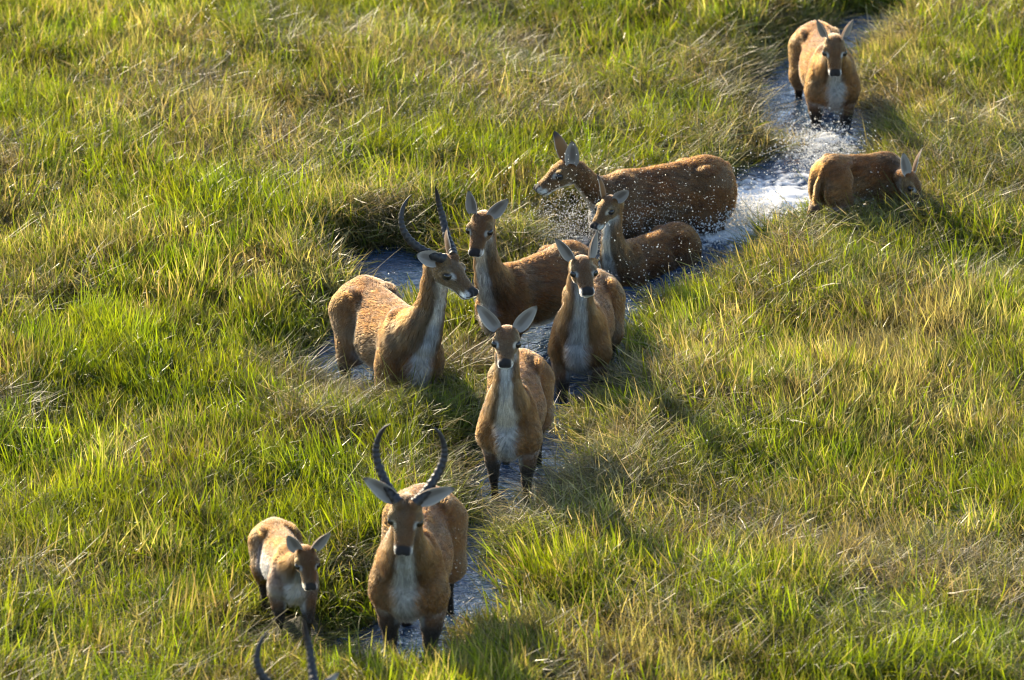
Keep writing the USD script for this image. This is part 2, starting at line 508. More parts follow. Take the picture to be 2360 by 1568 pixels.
    hcol = mixc(hcol, [.05, .04, .035], sstep(.006, .003, np.abs(hz + .0465)) * sstep(.12, .16, hx))
    # legs
    fcol = np.outer(one, golden * .9)
    fcol = mixc(fcol, white * .8, sstep(.60, .50, z) * sstep(.10, .07, np.abs(y)) * .8)
    fcol = mixc(fcol, dark * 2.6, sstep(.47, .36, z + (nz - .5) * .1))
    bcol = np.outer(one, golden * .92)
    bcol = mixc(bcol, white * .75, sstep(.10, .06, np.abs(y)) * sstep(.6, .5, z) * .6)
    bcol = mixc(bcol, dark * 2.8, sstep(.44, .32, z + (nz - .5) * .1))
    sk = meshkit.fbm(np.stack([(x + .45 * z) * 7, (z - .45 * x) * 62, y * 48], 1), 2, seed + 21)
    t = t * (.60 + .74 * sstep(.28, .70, sk))[:, None]
    sk = meshkit.fbm(np.stack([k * .35, phi / 4.2, np.sign((rel * left[k]).sum(1)) * 3.3], 1), 2, seed + 22)
    c = c * (.48 + .88 * sstep(.28, .68, sk))[:, None]
    col = t * w['torso'][:, None] + c * w['neck'][:, None] + hcol * w['head'][:, None] + fcol * w['front'][:, None] + bcol * w['hind'][:, None]
    if calf:
        col = mixc(col, white * .58, (w['torso'] + w['neck']) * sstep(.90, .64, z + (nz - .5) * .16) * .75)
        col = mixc(col, [.30, .145, .045], w['torso'] * sstep(.75, .88, z + (nz - .5) * .16) * .9)
    patch = meshkit.fbm(V * [5, 7, 6], 3, seed + 3)
    col = mixc(col, col.mean(1, keepdims=True) * [1.15, .98, .72], sstep(.46, .68, patch) * .5)
    col = col * (.70 + .60 * nf)[:, None] * (.70 + .60 * patch)[:, None]
    wz = pose.world(V)[:, 2] + (patch - .5) * .16                       # the soaked lower part of the coat
    col = col * (1 - .42 * sstep(.17, .03, wz) - pose.s.get('wet', 0) * .12)[:, None]
    flow = (np.array([-1, 0, -.45]) * w['torso'][:, None] + (-T[k] + np.array([0, 0, -.5])) * w['neck'][:, None] + (-pose.HR[:, 0]) * w['head'][:, None]
            + np.array([-.1, 0, -1]) * (w['front'] + w['hind'])[:, None])
    nose = w['head'] * np.clip(pad + sstep(.032, .024, de), 0, 1)
    length = .030 * w['torso'] + .042 * w['neck'] + .009 * w['head'] + .012 * (w['front'] + w['hind'])
    length = length + w['torso'] * bib * .02 + w['neck'] * sstep(70, 30, phi) * .010
    shag = pose.s.get('shag', 1.0) * (1.9 if calf else 1.0)
    col = np.clip(col * np.array([.350, .322, .250]) * pose.s.get('hue', (1, 1, 1)), .003, .9)
    return col, flow, length * shag * (1 - nose), w

# ------------------------------------------------------------------ materials of the animals
def mat(name, nodes, links, surface, **kw):
    return usdkit.material(stage, '/World/Looks/' + name, nodes, links, surface=surface, **kw)


# ------------------------------------------------------------------ the eleven animals: where each stands and how it holds itself
SPECS = [
    dict(id='e1', hue=(1.12, 1.08, 1.0), at=[2.44, 5.69, -.29], heading=7, head_heading=0, neck_heading=-3, neck_up=42, head_down=44, scale=.97, neck_len=.50, ears=((14, 6), (17, 6)), ear_len=.245, ear_turn=1.1, tone=.06, grey=.35,
         legs=dict(fl=(4, -4), fr=(-6, -8), hl=(6, 0), hr=(-8, 0)),
         label='pale golden antelope wading towards the camera at the far end of the water trail'),
    dict(id='e2', at=[2.44, 2.70, -.16], heading=112, head_heading=60, neck_heading=14, neck_up=6, head_down=44, scale=.76, head_scale=1.25, neck_len=.33, pitch=-9, bend=28, ears=((38, 52), (34, 48)), ear_turn=.2, ear_len=.23, tone=.02, grey=.3, fat=-.08,
         label='antelope with rounded back and lowered head half hidden in grass on the right bank'),
    dict(id='e3', hue=(1.0, .94, .84), at=[1.05, 2.45, -.44], heading=-57, head_heading=-76, neck_heading=-56, neck_up=39, head_down=27, scale=1.02, neck_len=.42, ears=((24, 22), (4, 4)), ear_turns=(2.2, 2.0), tone=-.02, grey=.45, wet=1,
         label='large wet antelope lunging leftwards through spray behind the swimming one'),
    dict(id='e4', hue=(1, .98, .9), at=[.965, 1.60, -.52], heading=-38, head_heading=-40, neck_heading=-50, neck_up=82, head_down=32, scale=.83, neck_len=.57, ears=((52, 15), (4, 14)), ear_turns=(.6, 1.6), grey=.4,
         label='young antelope deep in the water with only neck, head and back showing'),
    dict(id='e5', hue=(.95, .90, .82), at=[.14, -.10, -.29], heading=-37, head_heading=-15, neck_heading=-46, neck_up=74, head_down=38, scale=.97, neck_len=.60, ears=((40, 16), (0, 14)), tone=-.02, grey=.35,
         legs=dict(fl=(52, -95), fr=(0, 0), hl=(-6, 0), hr=(8, 0)),
         label='hornless reddish antelope with one foreleg raised, behind the standing horned ram'),
    dict(id='r6', hue=(.95, .98, 1.05), at=[-.815, -1.19, -.32], heading=22, head_heading=52, neck_heading=50, neck_up=68, head_down=27, scale=1.06, neck_len=.57, male=1, ears=((32, 68), (66, 32)), neck_thick=1.08, grey=.9, tone=-.02, horn_size=.98,
         label='horned ram standing in the water with its head turned to the right'),
    dict(id='e7', hue=(.92, .92, .95), at=[.50, -.93, -.23], heading=-8, head_heading=10, neck_heading=0, neck_up=72, head_down=24, scale=.94, neck_len=.54, ears=((8, 14), (34, 14)), ear_turn=1.0, shag=1.5, fat=-.05, grey=.5, neck_thick=1.05, tone=-.04,
         legs=dict(fl=(10, -10), fr=(22, -40)),
         label='shaggy necked antelope with long pale throat and black wet forelegs in the channel'),
    dict(id='e8', at=[0.015, -3.08, -.11], heading=-6, head_heading=-3, neck_heading=-6, neck_up=82, head_down=23, scale=.95, neck_len=.57, ears=((38, 16), (38, 16)), ear_turn=.25, grey=.35, fat=.04,
         legs=dict(fl=(2, -4), fr=(-8, -6)),
         label='hornless antelope at the centre facing the camera with ears spread and pale bib'),
    dict(id='r9', hue=(1.0, .95, .88), at=[-.57, -6.03, -.12], heading=-6, head_heading=-5, neck_heading=0, neck_up=60, head_down=44, head_roll=-5, scale=1.06, neck_len=.52, male=1, ears=((62, 30), (54, 30)), ear_turn=.1, neck_thick=1.08, grey=.45,
         legs=dict(fl=(2, -4), fr=(-6, 0), hl=(-12, 0), hr=(6, 0)), horn_size=.94,
         label='horned ram facing the camera beside the calf in the foreground'),
    dict(id='c10', at=[-1.355, -5.86, .05], heading=14, head_heading=13, neck_heading=17, neck_up=36, head_down=42, scale=.66, head_scale=1.32, neck_len=.47, calf=1, ears=((24, 6), (24, 6)), ear_turn=.25, grey=.9, ear_len=.225,
         legs=dict(fl=(28, -58), fr=(-2, 0), hl=(-6, 0), hr=(10, 0)),
         label='small fluffy calf walking beside the foreground ram'),
    dict(id='r11', at=[-1.50, -9.42, -.06], heading=32, head_heading=46, neck_heading=46, neck_up=62, head_down=30, scale=.98, neck_len=.52, male=1, ears=((62, 32), (60, 32)), neck_thick=1.08, horn_size=.98,
         label='ram at the bottom edge of the photo, only horn tips and an ear in frame'),
]
# ------------------------------------------------------------------ the marsh: ground, the trampled water trail, water, grass
CHANNEL = [  # looked up on the photograph: x, y, half width in metres; each row is a run of the trail
    [(2010, 40, .25), (1900, 130, .45), (1850, 215, .46), (1890, 296, .66), (1965, 322, .36), (1880, 385, .52), (1810, 425, .68), (1720, 490, .58), (1600, 560, .50), (1530, 612, .52), (1450, 655, .54), (1370, 720, .50), (1285, 770, .50),
     (1290, 850, .42), (1268, 920, .34), (1262, 985, .26), (1215, 1060, .26), (1165, 1105, .42), (1140, 1180, .12), (1085, 1280, .16), (1060, 1360, .42), (1015, 1420, .42), (935, 1480, .30), (800, 1530, .12)],
    [(1800, 190, .34), (1850, 215, .5)],
    [(1370, 720, .44), (1240, 705, .36), (1100, 690, .30), (985, 650, .52), (910, 622, .54), (872, 610, .34)],
    [(985, 650, .34), (850, 735, .22), (785, 850, .36), (860, 884, .40), (930, 890, .25)],
    [(1450, 640, .34), (1340, 585, .38), (1310, 560, .2)],
]
_segs = []
for run in CHANNEL:
    W = [np.append(ground_at(a, b)[:2], r * .80) for a, b, r in run]
    _segs += list(zip(W[:-1], W[1:]))


def channel_d(x, y):
    """Signed distance to the water trail's edge, negative over the water."""
    P = np.stack([x, y], -1)
    d = np.full(np.shape(x), 99.0)
    for a, b in _segs:
        ab = b[:2] - a[:2]
        t = np.clip(((P - a[:2]) @ ab) / max(ab @ ab, 1e-9), 0, 1)
        d = np.minimum(d, np.linalg.norm(P - a[:2] - t[..., None] * ab, axis=-1) - (a[2] + (b[2] - a[2]) * t))
    P3 = np.stack([np.asarray(x) * 2.1, np.asarray(y) * 2.1, 0 * np.asarray(x)], -1)
    return d + (meshkit.fbm(P3, 3, 5) - .5) * .46


def terrain(x, y, d=None):
    x, y = np.asarray(x, float), np.asarray(y, float)
    d = channel_d(x, y) if d is None else d
    P = np.stack([x, y, 0 * x], -1)
    h = .05 + .30 * np.clip(meshkit.fbm(P * .55 + 3.1, 3, 11) - .30, 0, 1) + .22 * (meshkit.fbm(P * 1.7, 3, 12) - .4)
    h = np.maximum(h, .03)
    h = np.where(d < .5, h * sstep(-.02, .5, d) - .42 * sstep(.10, -.28, d), h)
    for s in SPECS:                     # every hoof stands on the ground
        if np.min(np.hypot(x - s['at'][0], y - s['at'][1])) < 1.5:
            ps = Pose(s)
            for nm, (_, P) in zip(('fl', 'fr', 'hl', 'hr'), ps.legs):
                if abs(s.get('legs', {}).get(nm, (0, 0))[1]) > 30:
                    continue
                f = ps.world(P[4])
                w = np.exp(-(np.hypot(x - f[0], y - f[1]) / .17) ** 4)
                h = h + (f[2] - .02 - h) * w
    return h


def axis(lo, hi, step, far):
    core = np.arange(lo, hi, step)
    grow = np.geomspace(step, far, 42).cumsum()
    return np.concatenate([lo - grow[::-1], core, core[-1] + grow])


gx, gy = axis(-6.0, 6.0, .07, 420.0), axis(-11.5, 12.0, .08, 420.0)
GX, GY = np.meshgrid(gx, gy, indexing='ij')
GD = channel_d(GX, GY)
GZ = terrain(GX, GY, GD)
i, j = np.meshgrid(np.arange(len(gx) - 1), np.arange(len(gy) - 1), indexing='ij')
q = np.stack([i * len(gy) + j, (i + 1) * len(gy) + j, (i + 1) * len(gy) + j + 1, i * len(gy) + j + 1], -1).reshape(-1, 4)
M_GROUND = mat('marsh_soil', {'g': ('geometry', {}), 'n': ('noise_texture', {'scale': 3.0, 'detail': 6.0, 'roughness': .65}), 'n2': ('noise_texture', {'scale': 60.0, 'detail': 3.0}),
                              'r': ('rgb_ramp', {'ramp': [(.3, (.018, .016, .008)), (.5, (.045, .042, .014)), (.62, (.07, .062, .022)), (.75, (.06, .075, .016))]}),
                              'b': ('bump', {'strength': .8, 'distance': .03}), 'p': ('principled_bsdf', {'roughness': .8})},
               [('g.position', 'n.vector'), ('g.position', 'n2.vector'), ('n.fac', 'r.fac'), ('r.color', 'p.base_color'), ('n2.fac', 'b.height'), ('b.normal', 'p.normal')], 'p.BSDF')
tag(usdkit.mesh(stage, '/World/ground', (np.stack([GX, GY, GZ], -1).reshape(-1, 3), q), M_GROUND, smooth=True), kind='structure')

# the water: one sheet, faces only where the trail dips below it
wx, wy = np.arange(-4.6, 4.6, .034), np.arange(-8.6, 9.0, .034)
WX, WY = np.meshgrid(wx, wy, indexing='ij')
WD = channel_d(WX, WY)
P = np.stack([WX, WY, 0 * WX], -1)
STIR = [(ground_at(1790, 430)[:2], .9), (ground_at(1690, 490)[:2], .8), (ground_at(1890, 320)[:2], .8), (ground_at(1400, 600)[:2], .7), (ground_at(1260, 790)[:2], .6)]
stir = sum(np.exp(-((WX - c[0]) ** 2 + (WY - c[1]) ** 2) / (2 * (r * .7) ** 2)) for c, r in STIR)
WZ = .034 * (.9 + 1.3 * stir) * (meshkit.fbm(P * [4.5, 6.5, 1], 3, 21) - .5) + .008 * (.7 + 2.2 * stir) * (meshkit.fbm(P * [15, 19, 1], 3, 22) - .5)
for s in SPECS:
    r = np.hypot(WX - s['at'][0], (WY - s['at'][1]))
    WZ += .004 * np.sin(r * 42) * np.exp(-((r - .75) / .35) ** 2)
i, j = np.meshgrid(np.arange(len(wx) - 1), np.arange(len(wy) - 1), indexing='ij')
q = np.stack([i * len(wy) + j, (i + 1) * len(wy) + j, (i + 1) * len(wy) + j + 1, i * len(wy) + j + 1], -1).reshape(-1, 4)
q = q[((WD.ravel()[q] < .22) | (terrain(WX, WY, WD).ravel()[q] < .01)).any(1)]
used, inv = np.unique(q, return_inverse=True)
M_WATER = mat('marsh_water', {'g': ('geometry', {}), 'm': ('mapping', {'scale': (1.0, 1.6, 1.0)}), 'n': ('noise_texture', {'scale': 7.5, 'detail': 3.0, 'roughness': .6, 'distortion': .6}), 'n3': ('noise_texture', {'scale': 2.2, 'detail': 3.0}),
                              'b': ('bump', {'strength': .9, 'distance': .06}), 'r': ('rgb_ramp', {'ramp': [(.35, (.018, .038, .070)), (.7, (.040, .072, .115))]}),
                              'p': ('principled_bsdf', {'roughness': .045, 'ior': 1.33, 'specular_ior_level': 1.0}), 'f': ('attribute', {'attribute': 'foam'}), 'fd': ('diffuse_bsdf', {'color': (.82, .82, .80)}), 'fm': ('mix_closure', {})},
              [('g.position', 'm.vector'), ('m.vector', 'n.vector'), ('n.fac', 'b.height'), ('b.normal', 'p.normal'), ('g.position', 'n3.vector'), ('n3.fac', 'r.fac'), ('r.color', 'p.base_color'), ('f.fac', 'fm.fac'), ('p.BSDF', 'fm.closure1'), ('fd.BSDF', 'fm.closure2')], 'fm.closure')
FOAM = [(ground_at(1700, 495)[:2], .30, 1.0), (ground_at(1760, 470)[:2], .34, .8), (ground_at(1640, 530)[:2], .3, .8), (ground_at(1830, 420)[:2], .45, .38), (ground_at(1890, 330)[:2], .3, .6), (ground_at(1320, 560)[:2], .3, .5)]
foam = np.clip(sum(a * np.exp(-((WX - c[0]) ** 2 + (WY - c[1]) ** 2) / (2 * r * r)) for c, r, a in FOAM), 0, 1)
foam = np.clip((foam * .95 + 1.3 * (meshkit.fbm(P * [26, 34, 1], 4, 23) - .5) - .44) * 5, 0, 1) * (foam > .04)
WZ = WZ + .012 * foam
wo = usdkit.mesh(stage, '/World/water', (np.stack([WX, WY, WZ], -1).reshape(-1, 3)[used], inv.reshape(-1, 4)), M_WATER, smooth=True)
colour_primvar(wo.GetPrim(), 'foam', np.repeat(foam.reshape(-1, 1)[used], 3, 1))
tag(wo, kind='structure')


# grass: tufts of separate blades, scattered
def blades(rng, n, length, width, spread, tilt, curl, seg=4, kink=0.0, flat=0.0):
    """n ribbons rooted in a disc. Returns vertices, triangles and per-vertex (blade random, height along the blade, second random)."""
    L = rng.uniform(*length, n)
    Wd = rng.uniform(*width, n)
    az = rng.uniform(0, 2 * np.pi, n)
    r = spread * np.sqrt(rng.uniform(0, 1, n))
    ra = rng.uniform(0, 2 * np.pi, n)
    root = np.stack([r * np.cos(ra), r * np.sin(ra), np.zeros(n)], 1)
    t0 = rng.uniform(*tilt, n)
    cu = rng.uniform(*curl, n)
    t = np.linspace(0, 1, seg + 1)
    th = t0[:, None] + cu[:, None] * t[None] ** 1.4
    if kink:
        k = rng.random(n) < kink
        at = rng.uniform(.35, .75, n)
        th = th + (k[:, None] & (t[None] > at[:, None])) * rng.uniform(.6, 1.7, n)[:, None]
    az2 = az[:, None] + np.cumsum(rng.normal(0, .10 + .25 * flat, (n, seg + 1)), 1)
    step = np.stack([np.sin(th) * np.cos(az2), np.sin(th) * np.sin(az2), np.cos(th)], -1) * (L / seg)[:, None, None]
    C = root[:, None] + np.concatenate([np.zeros((n, 1, 3)), np.cumsum(step[:, 1:], 1)], 1)
    if flat:
        C[..., 2] = np.maximum(C[..., 2], .01) + rng.uniform(0, flat, n)[:, None]
    C[..., 2] = np.maximum(C[..., 2], -.02)
    side = np.stack([-np.sin(az2), np.cos(az2), 0 * az2], -1)
    roll = rng.normal(0, .5, n)[:, None, None]
    up = np.cross(step / np.linalg.norm(step, axis=-1, keepdims=True), side)
    side = side * np.cos(roll) + up * np.sin(roll)
    wt = np.interp(t, [0, .3, .7, 1], [.75, 1, .7, .04])
    A, B = C - side * (Wd[:, None] * wt)[..., None] * .5, C + side * (Wd[:, None] * wt)[..., None] * .5
    V = np.stack([A, B], 2).reshape(-1, 3)
    b = (np.arange(n) * 2 * (seg + 1))[:, None, None]
    s = (np.arange(seg) * 2)[None, :, None]
    F = np.concatenate([b + s + np.array([0, 1, 3]), b + s + np.array([0, 3, 2])], 1).reshape(-1, 3)
    val = np.stack(np.broadcast_arrays(rng.random(n)[:, None, None], t[None, :, None], rng.random(n)[:, None, None]), -1)
    val = np.broadcast_to(val, (n, seg + 1, 2, 3)).reshape(-1, 3)
    return V, F, val


def _grass(name, low, mid, tip, dry, dry_amount, trans, rough):
    return mat(name, {
        'a': ('attribute', {'attribute': 'blade'}), 's': ('separate_color', {'color_type': 'rgb'}), 'g': ('geometry', {}),
        'n': ('noise_texture', {'scale': .55, 'detail': 3.0, 'roughness': .6}), 'n2': ('noise_texture', {'scale': 2.6, 'detail': 2.0}),
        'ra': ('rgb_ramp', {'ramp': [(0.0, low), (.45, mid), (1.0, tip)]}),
        'w1': ('math', {'math_type': 'multiply_add', 'value2': 2.9, 'value3': -1.45 + dry_amount}),
        'w2': ('math', {'math_type': 'subtract'}),
        'w3': ('map_range', {'from_min': -.06, 'from_max': .10, 'to_min': 0.0, 'to_max': 1.0, 'clamp': True}),
        'dr': ('rgb_ramp', {'ramp': [(0.0, tuple(.5 * c for c in dry)), (1.0, dry)]}), 'mx': ('mix', {'mix_type': 'mix'}),
        'h': ('hsv', {'saturation': 1.0}), 'hv': ('map_range', {'to_min': .60, 'to_max': 1.35}), 'n5': ('noise_texture', {'scale': 5.5, 'detail': 2.0}), 'm5': ('map_range', {'from_min': .32, 'from_max': .68, 'to_min': .50, 'to_max': 1.38, 'clamp': True}), 'n6': ('noise_texture', {'scale': .9, 'detail': 3.0, 'roughness': .55}), 'm6': ('map_range', {'from_min': .36, 'from_max': .64, 'to_min': .70, 'to_max': 1.18, 'clamp': True}), 'mq': ('math', {'math_type': 'multiply'}), 'mm': ('math', {'math_type': 'multiply'}), 'hh': ('map_range', {'from_min': .3, 'from_max': .7, 'to_min': .482, 'to_max': .522}),
        'p': ('principled_bsdf', {'roughness': rough, 'specular_ior_level': .24}), 't': ('translucent_bsdf', {}), 'tb': ('hsv', {'value': 1.5, 'saturation': 1.1}), 'mc': ('mix_closure', {'fac': trans})},
        [('a.color', 's.color'), ('s.g', 'ra.fac'), ('g.position', 'n.vector'), ('g.position', 'n2.vector'),
         ('n.fac', 'w1.value1'), ('w1.value', 'w2.value1'), ('s.r', 'w2.value2'), ('w2.value', 'w3.value'),
         ('s.b', 'dr.fac'), ('w3.result', 'mx.fac'), ('ra.color', 'mx.color1'), ('dr.color', 'mx.color2'),
         ('s.b', 'hv.value'), ('n2.fac', 'hh.value'), ('g.position', 'n5.vector'), ('n5.fac', 'm5.value'), ('m5.result', 'mm.value1'), ('hv.result', 'mm.value2'), ('g.position', 'n6.vector'), ('n6.fac', 'm6.value'), ('m6.result', 'mq.value1'), ('mm.value', 'mq.value2'), ('mq.value', 'h.value'), ('hh.result', 'h.hue'), ('mx.color', 'h.color'),
         ('h.color', 'p.base_color'), ('h.color', 'tb.color'), ('tb.color', 't.color'), ('p.BSDF', 'mc.closure1'), ('t.BSDF', 'mc.closure2')], 'mc.closure')


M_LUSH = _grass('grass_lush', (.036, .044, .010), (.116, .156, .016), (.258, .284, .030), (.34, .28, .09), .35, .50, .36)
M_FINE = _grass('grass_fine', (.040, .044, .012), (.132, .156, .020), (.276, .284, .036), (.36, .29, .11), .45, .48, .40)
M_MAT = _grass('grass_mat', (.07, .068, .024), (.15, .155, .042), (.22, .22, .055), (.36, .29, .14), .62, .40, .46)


def tufts(path, material, variants, places, label, category):
    """A PointInstancer of tufts. places: (position, turn, lean vector, scale, height scale, variant) arrays."""
    inst = UsdGeom.PointInstancer.Define(stage, path)
    for k, (v, f, val) in enumerate(variants):
        p = path + '/tuft_%03d' % (k + 1)
        o = usdkit.mesh(stage, p, (v, f), material)
        colour_primvar(o.GetPrim(), 'blade', val)
        inst.CreatePrototypesRel().AddTarget(p)
    pos, turn, lean, sc, hs, var = places
    inst.CreateProtoIndicesAttr(Vt.IntArray.FromNumpy(var.astype(np.int32)))
    inst.CreatePositionsAttr(Vt.Vec3fArray.FromNumpy(pos.astype(np.float32)))
    inst.CreateScalesAttr(Vt.Vec3fArray.FromNumpy(np.stack([sc, sc, sc * hs], 1).astype(np.float32)))
    # turn about z, then tip over towards the lean direction
    a = np.linalg.norm(lean, axis=1)
    ax = np.stack([-lean[:, 1], lean[:, 0], 0 * a], 1) / np.maximum(a, 1e-6)[:, None]
    qw, qv = np.cos(a / 2), ax * np.sin(a / 2)[:, None]
    tw, tz = np.cos(turn / 2), np.sin(turn / 2)
    W = qw * tw - qv[:, 2] * tz
    X = qv[:, 0] * tw + qv[:, 1] * tz
    Y = qv[:, 1] * tw - qv[:, 0] * tz
    Z = qw * tz + qv[:, 2] * tw
    inst.CreateOrientationsAttr(Vt.QuathArray([Gf.Quath(float(w), float(x), float(y), float(z)) for w, x, y, z in zip(W, X, Y, Z)]))
    tag(inst, label, category, kind='stuff')


def near_animals(x, y):
    """0 inside an animal's footprint, 1 well away from it; second value: how much the grass just in front must be lower."""
    keep = np.full(len(x), 9.0)
    for s in SPECS:
        h = (s['heading'] - 90) * D2R
        dx, dy = x - s['at'][0], y - s['at'][1]
        u, v = dx * math.cos(h) + dy * math.sin(h), -dx * math.sin(h) + dy * math.cos(h)
        k = s.get('scale', 1)
        keep = np.minimum(keep, np.hypot(np.maximum(np.abs(u) - .42 * k, 0), v) / (.27 * k))
    return keep


LEGS = ((640, 1500, .28), (705, 1505, .36), (885, 1475, .28), (965, 1495, .30), (1000, 1435, .2), (1198, 1150, .28), (1120, 1140, .2), (800, 870, .32), (1300, 880, .3), (1350, 870, .25), (1265, 790, .2), (1045, 1400, .25), (1165, 1110, .25))


def scatter(rng, density, pad):
    """Candidate roots over the part of the marsh that the picture and its surroundings show."""
    x0, x1, y0, y1 = -5.6, 5.6, -9.6, 11.5
    n = int(density * (x1 - x0) * (y1 - y0))
    x, y = rng.uniform(x0, x1, n), rng.uniform(y0, y1, n)
    half = (y + 41) * .0875 + 1.3
    ok = np.abs(x) < half
    x, y = x[ok], y[ok]
    d = channel_d(x, y)
    near = near_animals(x, y)
    # the bank on the camera's side of the water is trodden down
    low = np.full(len(x), 9.0)
    for o in (1.3, 1.1, .9, .7, .55, .4, .28, .16):
        low = np.where(channel_d(x, y + o) < -.05 + pad * .7, .07 + .33 * o, low)
    for px, py, r in LEGS:
        c = ground_at(px, py)                # legs that show: the grass before them is trodden down
        dy = c[1] - y
        low = np.where((np.abs(x - c[0]) < r + pad) & (dy > -.25 - pad) & (dy < 1.2 + pad), np.minimum(low, .035 + .27 * np.maximum(dy, 0)), low)
    if not pad:
        low = np.where(rng.random(len(x)) < .05, low * 2, low)
    return x, y, d, near, low


def field(x, y, scale, seed):
    return meshkit.fbm(np.stack([x * scale, y * scale * .8, 0 * x], -1), 3, seed)


def lean_field(x, y, rng, amount, jitter):
    a = (field(x, y, .45, 41) - .5) * 9.0 + 2.4
    s = amount * (.4 + 1.2 * field(x, y, .8, 42))
    return np.stack([np.cos(a) * s, np.sin(a) * s], 1) + rng.normal(0, jitter, (len(x), 2))


rg = np.random.default_rng(7)
lush_var = [blades(rg, 48, (.09, .31), (.0055, .0125), .12, (.05, 1.05), (-.2, 1.0), 3, .25) for _ in range(7)]
fine_var = [blades(rg, 66, (.09, .31), (.0035, .0075), .13, (.05, 1.2), (-.2, 1.2), 3, .32) for _ in range(7)]
mat_var = [blades(rg, 54, (.14, .36), (.0032, .0065), .20, (.95, 1.5), (-.15, .5), 4, .2, .11) for _ in range(7)]


def sod(var, n, r):
    """A bigger patch: n tufts of the same kind at different heights and leans."""
    VV, FF, CC, k = [], [], [], 0
    for q in range(n):
        v, f, c = var[int(rg.integers(0, len(var)))]
        a, l, t = rg.uniform(0, 6.283), rg.normal(0, .20, 2), rg.uniform(0, 6.283)
        h = rg.uniform(.55, 1.35)
        x, y = v[:, 0] * math.cos(a) - v[:, 1] * math.sin(a), v[:, 0] * math.sin(a) + v[:, 1] * math.cos(a)
        z = v[:, 2] * h
        rr = r * math.sqrt(rg.random())
        VV.append(np.stack([x + l[0] * z + rr * math.cos(t), y + l[1] * z + rr * math.sin(t), z], 1))
        FF.append(f + k)
        CC.append(c)
        k += len(v)
    return np.vstack(VV), np.vstack(FF), np.vstack(CC)


NS = 11
for kind, dens in (('lush', 112), ('fine', 96), ('mat', 58)):
    rng = np.random.default_rng({'lush': 1, 'fine': 2, 'mat': 3}[kind])
    var = {'lush': lush_var, 'fine': fine_var, 'mat': mat_var}[kind]
    alls = []
    for big in (0, 1):
        x, y, d, near, low = scatter(rng, dens * GRASS / (NS if big else 1), .40 if big else 0)
        edge = (low < 1.2) | (near < 3.4) | (d < .55)
        if not big:                                   # single tufts also fill in where a wide patch would overhang
            edge |= (np.min([channel_d(x, y + o) for o in (.3, .7, 1.1, 1.5)], 0) < .3) | (channel_d(x, y + 1.3) < .3)
            for px, py, r in LEGS:
                c = ground_at(px, py)
                edge |= (np.abs(x - c[0]) < r + .42) & (c[1] - y > -.66) & (c[1] - y < 1.62)
        g = field(x, y, .75, 31) * .6 + field(x, y, 2.2, 32) * .4           # patches of lush growth and of flattened straw
        u = rng.random(len(x))
        if kind == 'lush':
            ok = (u < sstep(.36, .52, g) * .8 + .20) & ((d > .04) | ((d > -.16) & (rng.random(len(x)) < .30)))
            hs = rng.uniform(.6, 1.2, len(x)) * (.72 + .60 * sstep(.42, .62, g))
            lean = lean_field(x, y, rng, .26, .14)
        elif kind == 'fine':
            ok = (u < .80) & ((d > .0) | ((d > -.2) & (rng.random(len(x)) < .22)))
            hs = rng.uniform(.65, 1.2, len(x)) * (.8 + .5 * field(x, y, 1.6, 35))
            lean = lean_field(x, y, rng, .30, .18)
        else:
            ok = (u < .28 + .72 * sstep(.52, .40, g)) & (d > -.03)
            hs = rng.uniform(.5, 1.2, len(x)) * (1 + .4 * sstep(.5, .4, g))
            lean = rng.normal(0, .08, (len(x), 2))
        ok &= near > (.86 if kind != 'mat' else .7)
        ok &= ~edge if big else edge
        if not big:
            hs = np.minimum(hs * np.where(near < 3.2, .55 + .14 * near, 1), low / {'lush': .30, 'fine': .26, 'mat': .20}[kind])
        sel = np.nonzero(ok)[0]
        z = terrain(x[sel], y[sel], d[sel]) - .012
        if big:                                       # a wide patch must reach the ground on its lower side
            z = np.minimum(z, (terrain(x[sel] - .25, y[sel]) + terrain(x[sel] + .25, y[sel]) + terrain(x[sel], y[sel] - .25) + terrain(x[sel], y[sel] + .25)) / 4 - .012)
        alls.append((np.stack([x[sel], y[sel], z], 1), rng.uniform(0, 2 * np.pi, len(sel)), lean[sel] * (.35 if big else 1), rng.uniform(.85, 1.15, len(sel)), hs[sel] if not big else .8 + .2 * hs[sel], rng.integers(0, 7, len(sel)) + (7 if big else 0)))
    places = [np.concatenate(q) for q in zip(*alls)]
    variants = var + [sod(var, NS, .42) for _ in range(7)]
    name, m, lab, cat = {'lush': ('lush_grass', M_LUSH, 'broad bright green and yellow blades of marsh grass all around the animals', 'grass'),
                         'fine': ('fine_grass', M_FINE, 'finer yellowish blades of grass growing between the broader tufts', 'grass'),
                         'mat': ('matted_straw', M_MAT, 'flattened tangles of dry straw coloured grass lying over the marsh', 'dry grass')}[kind]
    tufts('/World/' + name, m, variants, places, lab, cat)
M_COAT = mat('coat', {'c': ('attribute', {'attribute': 'coat'}), 'n': ('noise_texture', {'scale': 90.0, 'detail': 4.0}), 'tc': ('texture_coordinate', {}),
                      'b': ('bump', {'strength': .35, 'distance': .004}),
                      'p': ('principled_bsdf', {'roughness': .78, 'specular_ior_level': .25, 'sheen_weight': .12, 'sheen_roughness': .4})},
             [('tc.object', 'n.vector'), ('n.fac', 'b.height'), ('b.normal', 'p.normal'), ('c.color', 'p.base_color')], 'p.BSDF')
M_HAIR = mat('hair', {'c': ('attribute', {'attribute': 'coat'}), 'h': ('principled_hair_bsdf', {'model': 'Chiang', 'parametrization': 'Direct coloring', 'roughness': .55, 'radial_roughness': .75, 'ior': 1.40, 'random_roughness': .2, 'random_color': .0})},
             [('c.color', 'h.color')], 'h.BSDF')
